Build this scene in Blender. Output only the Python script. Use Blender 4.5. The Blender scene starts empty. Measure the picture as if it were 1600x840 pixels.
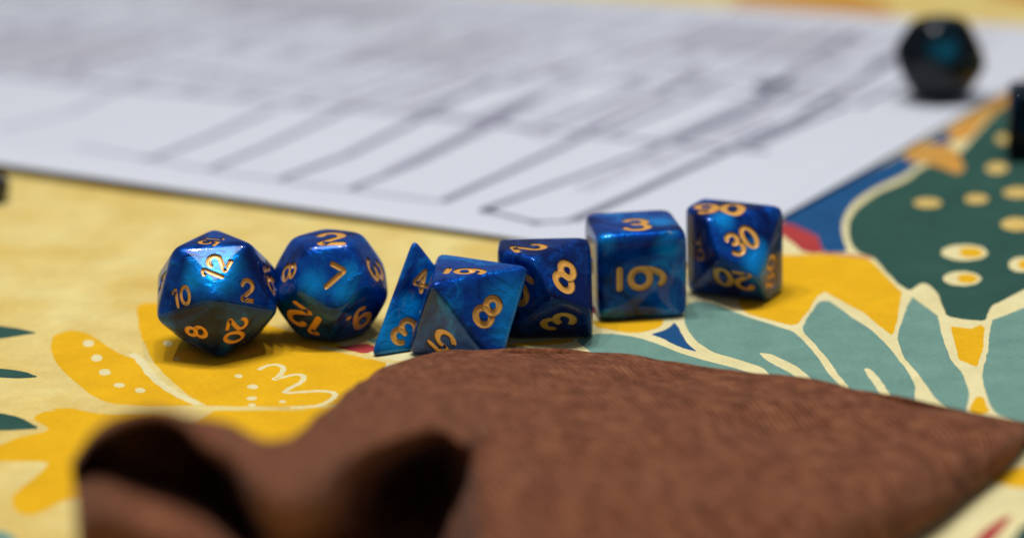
import bpy, math, random
import numpy as np
from mathutils import Vector, Matrix
from mathutils.geometry import delaunay_2d_cdt
from mathutils import noise as mnoise

random.seed(7)
R_ = math.radians
MM = 0.001                                  # everything below is measured in millimetres

# ------------------------------------------------------------------ camera
CAM_H = 117.0
F_PX, PITCH, ROLL = 3363.4, R_(16.293), R_(-1.784)
scene = bpy.context.scene
COL = scene.collection
_fw = np.array([0, math.cos(PITCH), -math.sin(PITCH)])
_up0 = np.array([0, math.sin(PITCH), math.cos(PITCH)])
_rt0 = np.array([1.0, 0, 0])
_rt = math.cos(ROLL) * _rt0 + math.sin(ROLL) * _up0
_up = -math.sin(ROLL) * _rt0 + math.cos(ROLL) * _up0
EYE = np.array([0, 0, CAM_H])

cam_data = bpy.data.cameras.new('camera')
cam = bpy.data.objects.new('camera', cam_data)
COL.objects.link(cam)
cam.matrix_world = Matrix(((_rt[0], _up[0], -_fw[0], 0),
                           (_rt[1], _up[1], -_fw[1], 0),
                           (_rt[2], _up[2], -_fw[2], CAM_H * MM),
                           (0, 0, 0, 1)))
cam_data.sensor_width = 36.0
cam_data.lens = F_PX / 1600 * 36.0
cam_data.clip_start = 0.02
cam_data.clip_end = 20.0
cam_data.dof.use_dof = True
cam_data.dof.focus_distance = 0.362
cam_data.dof.aperture_fstop = 7.6
cam_data.dof.aperture_blades = 9
scene.camera = cam

# ------------------------------------------------------------------ world, lamps, exposure
world = bpy.data.worlds.new('World')
scene.world = world
world.use_nodes = True
world.node_tree.nodes['Background'].inputs[0].default_value = (0.86, 0.90, 1.0, 1)
world.node_tree.nodes['Background'].inputs[1].default_value = 0.15


def area_lamp(name, loc, size, power, color, target=(0, 0.36, 0)):
    d = bpy.data.lights.new(name, 'AREA')
    d.shape = 'DISK'
    d.size = size
    d.energy = power
    d.color = color
    o = bpy.data.objects.new(name, d)
    COL.objects.link(o)
    o.location = loc
    o.rotation_euler = (Vector(target) - Vector(loc)).to_track_quat('-Z', 'Y').to_euler()
    return o


area_lamp('hanging_lamp_light', (-0.05, 0.34, 0.92), 0.36, 2.9, (0.92, 0.96, 1.0))
for lx, ly in ((-0.36, 0.40), (-0.13, 0.43), (0.08, 0.42), (0.28, 0.38)):
    area_lamp('ceiling_spot_light', (lx, ly, 1.10), 0.035, 2.25, (1.0, 0.965, 0.93))

scene.view_settings.view_transform = 'Standard'
scene.view_settings.look = 'None'
scene.view_settings.exposure = -0.06
scene.view_settings.gamma = 1.0
scene.cycles.use_denoising = True
scene.cycles.max_bounces = 8


# ------------------------------------------------------------------ helpers
def ray(px, py):
    return _fw + (px - 800) / F_PX * _rt + (420 - py) / F_PX * _up


def on_table(px, py, z=0.0):
    d = ray(px, py)
    return EYE + d * ((z - CAM_H) / d[2])


def at_depth(px, py, Y):
    d = ray(px, py)
    return EYE + d * (Y / d[1])


def project(P):
    d = np.asarray(P, float) - EYE
    z = d @ _fw
    return np.stack([800 + F_PX * (d @ _rt) / z, 420 - F_PX * (d @ _up) / z], -1)


def srgb(r, g, b):
    f = lambda c: ((c / 255 + 0.055) / 1.055) ** 2.4 if c > 10 else c / 255 / 12.92
    return (f(r), f(g), f(b), 1)


def link_mesh(name, verts, faces, mats, parent=None, loc=(0, 0, 0), fmat=None, smooth=False):
    me = bpy.data.meshes.new(name)
    me.from_pydata([tuple(float(c) * MM for c in v) for v in verts], [], [tuple(int(i) for i in f) for f in faces])
    for m in mats:
        me.materials.append(m)
    if fmat is not None:
        me.polygons.foreach_set('material_index', [int(i) for i in fmat])
    if smooth:
        me.polygons.foreach_set('use_smooth', [True] * len(me.polygons))
    me.update()
    o = bpy.data.objects.new(name, me)
    COL.objects.link(o)
    o.location = [c * MM for c in loc]
    if parent is not None:
        o.parent = parent
    return o


def tag(o, label=None, cat=None, group=None, kind=None):
    if label: o['label'] = label
    if cat: o['category'] = cat
    if group: o['group'] = group
    if kind: o['kind'] = kind
    return o


class Nodes:
    def __init__(self, name):
        self.m = bpy.data.materials.new(name)
        self.m.use_nodes = True
        self.t = self.m.node_tree
        self.bsdf = self.t.nodes['Principled BSDF']

    def new(self, kind, **kw):
        n = self.t.nodes.new(kind)
        for k, v in kw.items():
            if k.startswith('i_'):
                key = k[2:].replace('_', ' ')
                n.inputs[key].default_value = v
            else:
                setattr(n, k, v)
        return n

    def link(self, a, b):
        self.t.links.new(a, b)

    def set(self, **kw):
        for k, v in kw.items():
            self.bsdf.inputs[k.replace('_', ' ')].default_value = v

    def ramp(self, src, stops, interp='LINEAR'):
        n = self.new('ShaderNodeValToRGB')
        cr = n.color_ramp
        cr.interpolation = interp
        while len(cr.elements) < len(stops):
            cr.elements.new(0.5)
        for e, (p, c) in zip(cr.elements, stops):
            e.position = p
            e.color = c
        self.link(src, n.inputs[0])
        return n.outputs[0]

    def coords(self, scale=(1, 1, 1), rot=(0, 0, 0), kind='Object', offset=None):
        tc = self.new('ShaderNodeTexCoord')
        mp = self.new('ShaderNodeMapping')
        mp.inputs['Scale'].default_value = scale
        mp.inputs['Rotation'].default_value = rot
        self.link(tc.outputs[kind], mp.inputs[0])
        return mp.outputs[0]

    def noise(self, vec, scale, detail=4, rough=0.55, distort=0.0, dim='3D'):
        n = self.new('ShaderNodeTexNoise')
        n.inputs['Scale'].default_value = scale
        n.inputs['Detail'].default_value = detail
        n.inputs['Roughness'].default_value = rough
        n.inputs['Distortion'].default_value = distort
        self.link(vec, n.inputs['Vector'])
        return n.outputs['Fac']

    def math(self, op, a, b=0.0, c=None):
        n = self.new('ShaderNodeMath', operation=op)
        for i, v in enumerate((a, b) if c is None else (a, b, c)):
            if isinstance(v, (int, float)):
                n.inputs[i].default_value = v
            else:
                self.link(v, n.inputs[i])
        return n.outputs[0]

    def mix(self, fac, a, b, mode='MIX'):
        n = self.new('ShaderNodeMix', data_type='RGBA', blend_type=mode)
        for s, v in ((n.inputs[0], fac), (n.inputs[6], a), (n.inputs[7], b)):
            if isinstance(v, (int, float)) or isinstance(v, tuple):
                s.default_value = v
            else:
                self.link(v, s)
        return n.outputs[2]

    def bump(self, h, strength, dist):
        n = self.new('ShaderNodeBump')
        n.inputs['Strength'].default_value = strength
        n.inputs['Distance'].default_value = dist
        self.link(h, n.inputs['Height'])
        return n.outputs[0]


# ------------------------------------------------------------------ materials
def weave_height(N, pitch=0.00042):
    k = 2 * math.pi / pitch / (2 * math.pi) / 1.0
    v = N.coords(scale=(1, 1, 1))
    sep = N.new('ShaderNodeSeparateXYZ')
    N.link(v, sep.inputs[0])
    wob = N.noise(v, 900, 2)
    a = N.math('SINE', N.math('MULTIPLY', N.math('ADD', sep.outputs[0], N.math('MULTIPLY', wob, 0.00025)), 2 * math.pi / pitch))
    b = N.math('SINE', N.math('MULTIPLY', N.math('ADD', sep.outputs[1], N.math('MULTIPLY', wob, 0.00025)), 2 * math.pi / pitch))
    return v, N.math('MULTIPLY_ADD', N.math('MULTIPLY', a, b), 0.5, 0.5)


def cloth_material(name, col, mottle=None, amount=0.0, mscale=40, wear=0.16):
    N = Nodes(name)
    v, w = weave_height(N)
    base = col
    if mottle:
        n1 = N.noise(v, mscale, 6, 0.62, 0.6)
        f = N.ramp(n1, [(0.36, (0, 0, 0, 1)), (0.66, (1, 1, 1, 1))])
        base = N.mix(N.math('MULTIPLY', f, amount), col, mottle)
    n2 = N.noise(N.coords(scale=(1, 5, 1)), 1100, 3, 0.7)      # slubs in the thread
    n3 = N.noise(v, 160, 4, 0.6)
    d = N.math('MULTIPLY_ADD', N.math('SUBTRACT', n2, 0.5), wear * 4.2, 1.0)
    d = N.math('MULTIPLY', d, N.math('MULTIPLY_ADD', w, wear * 0.9, 1.0 - wear * 0.45))
    d = N.math('MULTIPLY', d, N.math('MULTIPLY_ADD', N.math('SUBTRACT', n3, 0.5), wear * 2.0, 1.0))
    comb = N.new('ShaderNodeCombineXYZ')
    for i in range(3): N.link(d, comb.inputs[i])
    c = N.mix(1.0, base, comb.outputs[0], 'MULTIPLY')
    N.link(c, N.bsdf.inputs['Base Color'])
    N.set(Roughness=0.9, Specular_IOR_Level=0.15, Sheen_Weight=0.04)
    h = N.math('ADD', w, N.math('MULTIPLY', n2, 0.6))
    N.link(N.bump(h, 0.6, 0.00014), N.bsdf.inputs['Normal'])
    return N.m


def die_material(name, deep, mid, bright, metal=0.28, sheen_rough=0.33, coat=0.72, swirl=(0.33, 0.52, 0.74), patches=()):
    N = Nodes(name)
    tc = N.new('ShaderNodeTexCoord')
    oi = N.new('ShaderNodeObjectInfo')
    ad = N.new('ShaderNodeVectorMath', operation='MULTIPLY_ADD')
    N.link(oi.outputs['Random'], ad.inputs[0])
    ad.inputs[1].default_value = (0.9, 1.7, 0.4)
    N.link(tc.outputs['Object'], ad.inputs[2])
    v = ad.outputs[0]
    # domain-warped pearl swirls
    w = N.new('ShaderNodeTexNoise')
    w.inputs['Scale'].default_value = 95
    w.inputs['Detail'].default_value = 3
    N.link(v, w.inputs['Vector'])
    sub = N.new('ShaderNodeVectorMath', operation='MULTIPLY_ADD')
    N.link(w.outputs['Color'], sub.inputs[0])
    sub.inputs[1].default_value = (0.016, 0.016, 0.016)
    N.link(v, sub.inputs[2])
    s1 = N.noise(sub.outputs[0], 105, 2, 0.45, 0.9)
    s2 = N.noise(sub.outputs[0], 300, 2, 0.5, 1.5)
    f = N.math('ADD', N.math('MULTIPLY', s1, 0.78), N.math('MULTIPLY', s2, 0.22))
    c = N.ramp(f, [(swirl[0], deep), (swirl[1], mid), (swirl[2], bright)], 'EASE')
    # fine bright threads of pearl
    s3 = N.noise(sub.outputs[0], 190, 2, 0.5, 3.0)
    ridge = N.math('SUBTRACT', 1.0, N.math('MULTIPLY', N.math('ABSOLUTE', N.math('SUBTRACT', s3, 0.5)), 16.0))
    ridge = N.math('MULTIPLY', N.math('MAXIMUM', ridge, 0.0), N.ramp(s1, [(.42, (0, 0, 0, 1)), (.62, (.55, .55, .55, 1))]))
    c = N.mix(N.math('MULTIPLY', ridge, 0.35), c, bright)
    for at, rad in patches:  # bright patches; on the blue dice they are sheen painted into the colour
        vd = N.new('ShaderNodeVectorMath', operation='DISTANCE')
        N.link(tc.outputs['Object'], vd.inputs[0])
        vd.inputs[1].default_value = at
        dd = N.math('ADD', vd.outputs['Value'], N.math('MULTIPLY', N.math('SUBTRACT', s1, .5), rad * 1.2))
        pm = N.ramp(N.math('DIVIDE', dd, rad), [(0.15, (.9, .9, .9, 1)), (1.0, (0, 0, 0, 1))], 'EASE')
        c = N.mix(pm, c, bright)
    N.link(c, N.bsdf.inputs['Base Color'])
    N.set(Metallic=metal, Roughness=sheen_rough, Coat_Weight=coat, Coat_Roughness=0.045, Coat_IOR=1.48, Specular_IOR_Level=0.0)
    N.link(N.bump(N.math('ADD', s1, N.math('MULTIPLY', s2, 0.4)), 0.40, 0.0016), N.bsdf.inputs['Normal'])
    # slightly worn clear surface
    g = N.noise(v, 600, 3, 0.6)
    N.link(N.bump(g, 0.02, 0.00006), N.bsdf.inputs['Coat Normal'])
    N.link(N.math('MULTIPLY_ADD', g, 0.05, 0.008), N.bsdf.inputs['Coat Roughness'])
    return N.m


def gold_material(name, a, b):
    N = Nodes(name)
    v = N.coords()
    c = N.mix(N.noise(v, 700, 4, 0.6), a, b)
    N.link(c, N.bsdf.inputs['Base Color'])
    N.set(Metallic=0.15, Roughness=0.30, Specular_IOR_Level=0.5, Coat_Weight=0.6, Coat_Roughness=0.12)
    N.link(N.bump(N.noise(v, 2200, 3), 0.3, 0.00006), N.bsdf.inputs['Normal'])
    return N.m


PEARL = [(0.000, 0.012, 0.105, 1), (0.001, 0.055, 0.345, 1), (0.002, 0.29, 0.80, 1)]


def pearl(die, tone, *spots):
    """Blue pearl resin; tone shifts how much of the bright colour shows, spots paint pearl sheen into the colour."""
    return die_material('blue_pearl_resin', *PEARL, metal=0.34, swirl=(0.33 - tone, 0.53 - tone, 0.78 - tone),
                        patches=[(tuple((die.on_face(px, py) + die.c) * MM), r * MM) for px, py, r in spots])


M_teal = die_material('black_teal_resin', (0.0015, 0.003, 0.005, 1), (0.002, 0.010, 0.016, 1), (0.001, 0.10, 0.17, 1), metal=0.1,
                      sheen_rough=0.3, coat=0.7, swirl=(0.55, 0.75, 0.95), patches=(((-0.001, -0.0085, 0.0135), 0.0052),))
M_black = die_material('black_navy_resin', (0.0015, 0.002, 0.004, 1), (0.001, 0.008, 0.024, 1), (0.001, 0.06, 0.15, 1), metal=0.3,
                       sheen_rough=0.3, coat=0.3, swirl=(0.40, 0.55, 0.70))
M_gold = gold_material('gold_paint', (0.94, 0.42, 0.06, 1), (0.96, 0.51, 0.11, 1))

# ------------------------------------------------------------------ polyhedra
PHI = (1 + 5 ** 0.5) / 2


def unit(v):
    v = np.asarray(v, float)
    return v / np.linalg.norm(v)


def rotz(a):
    c, s = math.cos(a), math.sin(a)
    return np.array([[c, -s, 0], [s, c, 0], [0, 0, 1]])


def align_down(n):
    n = unit(n)
    z = np.array([0, 0, -1.0])
    v = np.cross(n, z)
    c = n @ z
    if np.linalg.norm(v) < 1e-9:
        return np.eye(3) if c > 0 else np.diag([1, -1, -1.0])
    K = np.array([[0, -v[2], v[1]], [v[2], 0, -v[0]], [-v[1], v[0], 0]])
    return np.eye(3) + K + K @ K / (1 + c)


def hull_faces(V):
    from itertools import combinations
    V = np.array(V)
    F = {}
    for t in combinations(range(len(V)), 3):
        n = np.cross(V[t[1]] - V[t[0]], V[t[2]] - V[t[0]])
        L = np.linalg.norm(n)
        if L < 1e-9:
            continue
        n = n / L
        d = V @ n - V[t[0]] @ n
        if (d < 1e-3).all():
            pass
        elif (d > -1e-3).all():
            n = -n
        else:
            continue
        F[tuple(np.where(abs(d) < 1e-3)[0])] = n
    out = []
    for idx, n in F.items():
        c = V[list(idx)].mean(0)
        u = unit(V[idx[0]] - c)
        w = np.cross(n, u)
        out.append((sorted(idx, key=lambda i: math.atan2((V[i] - c) @ w, (V[i] - c) @ u)), n))
    return out


def icosahedron():
    V = []
    for a in (-1, 1):
        for b in (-1, 1):
            V += [(0, a, b * PHI), (a, b * PHI, 0), (b * PHI, 0, a)]
    V = np.array(V, float) / np.linalg.norm([1, PHI])
    e = min(np.linalg.norm(V[0] - v) for v in V[1:])
    from itertools import combinations
    for t in combinations(range(12), 3):
        if all(abs(np.linalg.norm(V[i] - V[j]) - e) < 1e-6 for i, j in combinations(t, 2)):
            return V @ align_down(V[list(t)].mean(0)).T


def octahedron():
    V = np.array([[1, 0, 0], [0, 1, 0], [0, 0, 1], [-1, 0, 0], [0, -1, 0], [0, 0, -1]], float)
    return V @ align_down((1, 1, 1)).T


def tetrahedron():
    V = np.array([[1, 1, 1], [1, -1, -1], [-1, 1, -1], [-1, -1, 1]], float) / 3 ** 0.5
    return V @ align_down(-V[0]).T


def cube():
    return np.array([[a, b, c] for a in (-.5, .5) for b in (-.5, .5) for c in (-.5, .5)])


def trapezohedron(h=1.0):
    c = h * (1 - math.cos(math.pi / 5)) / (1 + math.cos(math.pi / 5))
    V = np.array([(0, 0, h), (0, 0, -h)] + [(math.cos(k * math.pi / 5), math.sin(k * math.pi / 5), c * (-1) ** k) for k in range(10)])
    return V @ align_down(hull_faces(V)[0][1]).T


def dodecahedron():
    V = [(a, b, c) for a in (-1, 1) for b in (-1, 1) for c in (-1, 1)]
    for a in (-1, 1):
        for b in (-1, 1):
            V += [(0, a / PHI, b * PHI), (a / PHI, b * PHI, 0), (b * PHI, 0, a / PHI)]
    V = np.array(V) / 3 ** 0.5
    return V @ align_down(hull_faces(V)[0][1]).T


# ------------------------------------------------------------------ numerals: centre lines, height 1
def ring(cx, cy, rx, ry, n=30):
    return ([(cx + rx * math.cos(2 * math.pi * i / n), cy + ry * math.sin(2 * math.pi * i / n)) for i in range(n)], True)


def crv(pts, it=3):
    P = [np.array(p, float) for p in pts]
    for _ in range(it):
        Q = [P[0]]
        for a, b in zip(P[:-1], P[1:]):
            Q += [a * .75 + b * .25, a * .25 + b * .75]
        P = Q + [P[-1]]
    return (dedupe([tuple(p) for p in P]), False)


def dedupe(P):
    out = [P[0]]
    for p in P[1:]:
        if math.dist(p, out[-1]) > 0.012:
            out.append(p)
    if len(out) < 2:
        out.append(P[-1])
    return out


def tight(pts):
    """A polyline with small rounded corners."""
    P = [np.array(p, float) for p in pts]
    Q = [P[0]]
    for a, b, c in zip(P[:-2], P[1:-1], P[2:]):
        r = 0.08
        p0 = b + unit(a - b) * r
        p2 = b + unit(c - b) * r
        for t in (0, .25, .5, .75, 1):
            Q.append(p0 * (1 - t) ** 2 + 2 * b * t * (1 - t) + p2 * t * t)
    Q.append(P[-1])
    # resample the long runs
    out = [Q[0]]
    for a, b in zip(Q[:-1], Q[1:]):
        n = max(1, int(np.linalg.norm(b - a) / 0.12))
        out += [a + (b - a) * (i + 1) / n for i in range(n)]
    return (dedupe([tuple(p) for p in out]), False)


def arc(cx, cy, rx, ry, a0, a1, n=18):
    return [(cx + rx * math.cos(R_(a0 + (a1 - a0) * i / n)), cy + ry * math.sin(R_(a0 + (a1 - a0) * i / n))) for i in range(n + 1)]


SIX = [ring(0, -.17, .25, .25), (arc(.02, -.12, .27, .55, 184, 62, 22), False)]
DIGIT = {
    '0': [ring(0, 0, .25, .42)],
    '1': [tight([(-.14, .27), (.05, .42), (.05, -.42)])],
    '2': [(arc(0, .17, .25, .25, 172, -32, 20)[:-1] + tight([(.205, .03), (-.26, -.42), (.27, -.42)])[0], False)],
    '3': [(arc(-.01, .215, .22, .205, 158, -96), False), (arc(-.01, -.195, .26, .225, 98, -158), False)],
    '4': [tight([(.27, -.16), (-.25, -.16), (.1, .40)]), tight([(.12, .44), (.12, -.42)])],
    '5': [(tight([(.22, .42), (-.17, .42), (-.21, .06)])[0][:-1] + arc(-.01, -.145, .26, .275, 137, -150, 22), False)],
    '6': SIX,
    '7': [tight([(-.26, .42), (.24, .42), (-.06, -.42)])],
    '8': [ring(0, .215, .195, .205), ring(0, -.195, .25, .225)],
    '9': [([(-x, -y) for x, y in p], c) for p, c in SIX],
    '_': [tight([(-.24, -.70), (.24, -.70)])],
    '.': [tight([(.40, -.42), (.405, -.42)])],
}


def text_strokes(txt):
    digs = [c for c in txt if c.isdigit()]
    adv = {'1': .46}
    w = [adv.get(c, .70) for c in digs]
    x = -sum(w) / 2
    out = []
    for c, ww in zip(digs, w):
        cx = x + ww / 2
        out += [([(px + cx, py) for px, py in p], cl) for p, cl in DIGIT[c]]
        x += ww
    for c in txt:
        if not c.isdigit():
            out += [([(px + (x - .35 if c == '.' else 0), py) for px, py in p], cl) for p, cl in DIGIT[c]]
    return out


def sweep(path, closed, half, profile):
    """Sweep a closed profile [(offset in half widths, height)] along a flat path, with round ends."""
    P = np.array(path, float)
    n = len(P)
    if closed:
        T = np.roll(P, -1, 0) - np.roll(P, 1, 0)
        S = np.ones(n)
    else:
        T = np.zeros_like(P)
        T[1:-1] = P[2:] - P[:-2]
        T[0] = P[1] - P[0]
        T[-1] = P[-1] - P[-2]
        t0, t1 = unit(T[0]), unit(T[-1])
        ext = (0.95, 0.75, 0.45)
        P = np.concatenate([[P[0] - t0 * half * e for e in ext], P, [P[-1] + t1 * half * e for e in ext[::-1]]])
        T = np.concatenate([[t0] * 3, T, [t1] * 3])
        s = [math.sqrt(1 - e * e) for e in ext]
        S = np.concatenate([s, np.ones(n), s[::-1]])
        n = len(P)
    T = T / np.linalg.norm(T, axis=1)[:, None]
    Nn = np.stack([-T[:, 1], T[:, 0]], -1)
    m = len(profile)
    V, F = [], []
    for i in range(n):
        for o, z in profile:
            q = P[i] + Nn[i] * o * half * S[i]
            V.append((q[0], q[1], z))
    for i in range(n if closed else n - 1):
        j = (i + 1) % n
        for k in range(m):
            l = (k + 1) % m
            F.append((i * m + k, i * m + l, j * m + l, j * m + k))
    if not closed:
        F.append(tuple(range(m))[::-1])
        F.append(tuple((n - 1) * m + k for k in range(m)))
    return V, F


CUT_PROFILE = [(-1.04, 0.9), (-0.92, -0.55), (0.92, -0.55), (1.04, 0.9)]
INK_PROFILE = [(-.97, -.5), (-.97, -.17), (-.55, -.29), (0, -.335), (.55, -.29), (.97, -.17), (.97, -.5)]


# ------------------------------------------------------------------ one die
class Die:
    def __init__(self, shape, x, y, size, yaw, k, squash=1.0):
        W = shape @ rotz(R_(yaw)).T * size
        zc = -W[:, 2].min()
        self.V = W
        self.loc = np.array([x, y, 0.0])
        self.c = np.array([0, 0, zc])                 # centre, measured from the contact point
        self.k = k
        self.faces = []
        for idx, n in hull_faces(shape):
            n = n @ rotz(R_(yaw)).T
            self.faces.append((idx, n, float(W[idx[0]] @ n)))
        self.Nn = np.array([f[1] for f in self.faces])
        self.h = np.array([f[2] for f in self.faces])
        self.strokes = []                              # (face, list of (path, closed), half)
        self.used = {}

    def level(self, P):
        a = np.maximum(P @ self.Nn.T / self.h, 0)
        return (a ** self.k).sum(-1) ** (1 / self.k)

    def grad(self, P):
        a = np.maximum(P @ self.Nn.T / self.h, 0) ** (self.k - 1) / self.h
        g = a @ self.Nn
        return g / np.linalg.norm(g, axis=-1)[:, None]

    def body(self, NS=13, NT=14):
        V, F = [], []
        s_ = 1 - (1 - np.linspace(0, 1, NS + 1)) ** 1.7
        t = np.linspace(0, 1, NT + 1)
        t_ = np.where(t < .5, .5 * (2 * t) ** 1.45, 1 - .5 * (2 * (1 - t)) ** 1.45)
        key = {}

        def vert(p):
            q = p / self.level(p[None])[0]
            kk = tuple(np.round(q, 4))
            if kk not in key:
                key[kk] = len(V)
                V.append(q)
            return key[kk]
        for idx, n, h in self.faces:
            c = self.V[idx].mean(0)
            for a, b in zip(idx, idx[1:] + idx[:1]):
                A, B = self.V[a], self.V[b]
                G = [[vert(c * (1 - s) + s * (A * (1 - u) + B * u)) for u in t_] for s in s_]
                for i in range(NS):
                    for j in range(NT):
                        q = []
                        for e in (G[i][j], G[i + 1][j], G[i + 1][j + 1], G[i][j + 1]):
                            if e not in q:
                                q.append(e)
                        if len(q) >= 3:
                            F.append(q)
        return np.array(V), F

    def frame(self, fi, up):
        n = self.faces[fi][1]
        u = unit(up - n * (up @ n))
        return np.cross(u, n), u, n

    def write(self, fi, txt, centre, up, height, label=None, stroke=0.103):
        """Put a numeral on face fi: centre is a point of the face plane (from the die's centre), up a direction."""
        r, u, n = self.frame(fi, np.asarray(up, float))
        self.used.setdefault(fi, 0)
        self.used[fi] += 1
        self.strokes.append((centre, r, u, n, [([(x * height, y * height) for x, y in p], c) for p, c in text_strokes(txt)], stroke * height))

    def write_px(self, txt, px, py, ux, uy, stroke=0.103, digit_h=0.92):
        """The same, for a numeral read off the photograph: pixel of its middle and of half its height above."""
        best = None
        o = EYE - self.loc - self.c
        for fi, (idx, n, h) in enumerate(self.faces):
            if n @ (o - n * h) <= 0:
                continue
            d = ray(px, py)
            t = (h - o @ n) / (d @ n)
            p = o + d * t
            lv = self.level(p[None])[0] if True else 0
            if best is None or lv < best[0]:
                best = (lv, fi, p)
        _, fi, p = best
        idx, n, h = self.faces[fi]
        d = ray(px + ux, py + uy)
        q = o + d * ((h - o @ n) / (d @ n))
        self.write(fi, txt, p, q - p, 2 * np.linalg.norm(q - p) * digit_h, stroke=stroke)

    def on_face(self, px, py):
        o = EYE - self.loc - self.c
        d = ray(px, py)
        best = None
        for idx, n, h in self.faces:
            if n @ (o - n * h) > 0:
                p = o + d * ((h - o @ n) / (d @ n))
                lv = self.level(p[None])[0]
                if best is None or lv < best[0]:
                    best = (lv, p)
        return best[1]

    def fill(self, texts, height):
        texts = list(texts)
        for fi, (idx, n, h) in enumerate(self.faces):
            if fi in self.used or not texts:
                continue
            c = self.V[idx].mean(0)
            self.write(fi, texts.pop(0), c, self.V[idx[0]] - c, height)

    def build(self, name, label, cat, mat, group):
        V, F = self.body()
        o = link_mesh(name, V + self.c, F, [mat], loc=self.loc)
        tag(o, label, cat, group)
        if self.strokes:
            layers = [([], []), ([], []), ([], [])]
            for (ctr, r, u, n, strokes, half) in self.strokes:
                # the lettering stays on the curved face it is cut into
                for li, (path, closed) in enumerate(strokes):
                    CV, CF = layers[min(li % 3, 2)]
                    v, f = sweep(path, closed, half * 1.12, CUT_PROFILE)
                    b = len(CV)
                    CV += [self.c + self.lay(ctr, r, u, n, x, y, z) for x, y, z in v]
                    CF += [tuple(b + i for i in g) for g in f]
            cutters = []
            for CV, CF in layers:
                if not CV:
                    continue
                c = link_mesh('cutter', CV, CF, [])
                import bmesh
                bm = bmesh.new()
                bm.from_mesh(c.data)
                bmesh.ops.recalc_face_normals(bm, faces=bm.faces)
                bm.to_mesh(c.data)
                bm.free()
                c.location = o.location
                md = o.modifiers.new('cut', 'BOOLEAN')
                md.operation = 'DIFFERENCE'
                md.solver = 'MANIFOLD'
                md.object = c
                cutters.append(c)
            bpy.context.view_layer.update()
            dg = bpy.context.evaluated_depsgraph_get()
            me = bpy.data.meshes.new_from_object(o.evaluated_get(dg))
            o.modifiers.clear()
            old = o.data
            o.data = me
            bpy.data.meshes.remove(old)
            me.name = name
            for c in cutters:
                cm = c.data
                bpy.data.objects.remove(c)
                bpy.data.meshes.remove(cm)
        me = o.data
        # true surface normals on the polished skin, flat ones in the grooves
        nv, nl, npoly = len(me.vertices), len(me.loops), len(me.polygons)
        co = np.zeros(nv * 3); me.vertices.foreach_get('co', co)
        co = co.reshape(-1, 3) / MM - self.c
        pn = np.zeros(npoly * 3); me.polygons.foreach_get('normal', pn); pn = pn.reshape(-1, 3)
        pc = np.zeros(npoly * 3); me.polygons.foreach_get('center', pc); pc = pc.reshape(-1, 3) / MM - self.c
        ls = np.zeros(npoly, int); me.polygons.foreach_get('loop_start', ls)
        lt = np.zeros(npoly, int); me.polygons.foreach_get('loop_total', lt)
        lv = np.zeros(nl, int); me.loops.foreach_get('vertex_index', lv)
        skin = (np.einsum('ij,ij->i', pn, self.grad(pc)) > 0.8) & (self.level(pc) > 0.985)
        g = self.grad(co)
        poly_of = np.repeat(np.arange(npoly), lt)
        nrm = np.where(skin[poly_of][:, None], g[lv], pn[poly_of])
        me.polygons.foreach_set('use_smooth', [True] * npoly)
        me.normals_split_custom_set([tuple(x) for x in nrm])
        for (ctr, r, u, n, strokes, half) in self.strokes:
            NV, NF = [], []
            for path, closed in strokes:
                v, f = sweep(path, closed, half * 1.06, INK_PROFILE)
                b = len(NV)
                NV += [self.c + self.lay(ctr, r, u, n, x, y, z) for x, y, z in v]
                NF += [tuple(b + i for i in q) for q in f]
            link_mesh('numeral', NV, NF, [M_gold], parent=o, smooth=True)
        return o

    def lay(self, ctr, r, u, n, x, y, z):
        p = ctr + r * x + u * y
        lv = self.level(p[None])[0]
        return p / lv + n * z


BLUE = 'blue pearl dice lined up on the tablecloth'


def blue_die(*a, **k):
    return Die(*a, **k)


# ------------------------------------------------------------------ tablecloth
pale_yellow = cloth_material('pale_yellow_print', srgb(236, 216, 142), srgb(218, 180, 84), 0.75, 42)
cream = cloth_material('cream_print', srgb(238, 226, 172), srgb(226, 208, 140), 0.4, 60)
golden = cloth_material('golden_yellow_print', (0.86, 0.475, 0.006, 1), (0.80, 0.40, 0.004, 1), 0.5, 50)
seafoam = cloth_material('seafoam_print', srgb(118, 156, 143), srgb(104, 145, 134), 0.5, 90, 0.24)
dkgreen = cloth_material('dark_green_print', srgb(42, 80, 71), srgb(54, 94, 82), 0.6, 60, 0.16)
navy = cloth_material('blue_print', srgb(24, 78, 128), srgb(30, 90, 140), 0.5, 60)
crimson = cloth_material('red_print', srgb(184, 66, 64), srgb(166, 52, 56), 0.6, 80)
tan = cloth_material('ochre_print', srgb(216, 150, 60), srgb(200, 160, 84), 0.8, 60)
ochre = cloth_material('pale_ochre_print', srgb(222, 186, 100), srgb(226, 200, 128), 0.7, 120)
CLOTH = [pale_yellow, cream, golden, seafoam, dkgreen, navy, crimson, tan, ochre]
PY, CR, GO, SF, DG, NA, RD, TA, OC = range(9)


def smooth_poly(P, it=2):
    P = [np.array(p, float) for p in P]
    for _ in range(it):
        Q = []
        for a, b in zip(P, P[1:] + P[:1]):
            if np.linalg.norm(b - a) > 0.01:
                Q += [a * .82 + b * .18, a * .18 + b * .82]
            else:
                Q.append(a)
        P = Q
    return P


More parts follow.
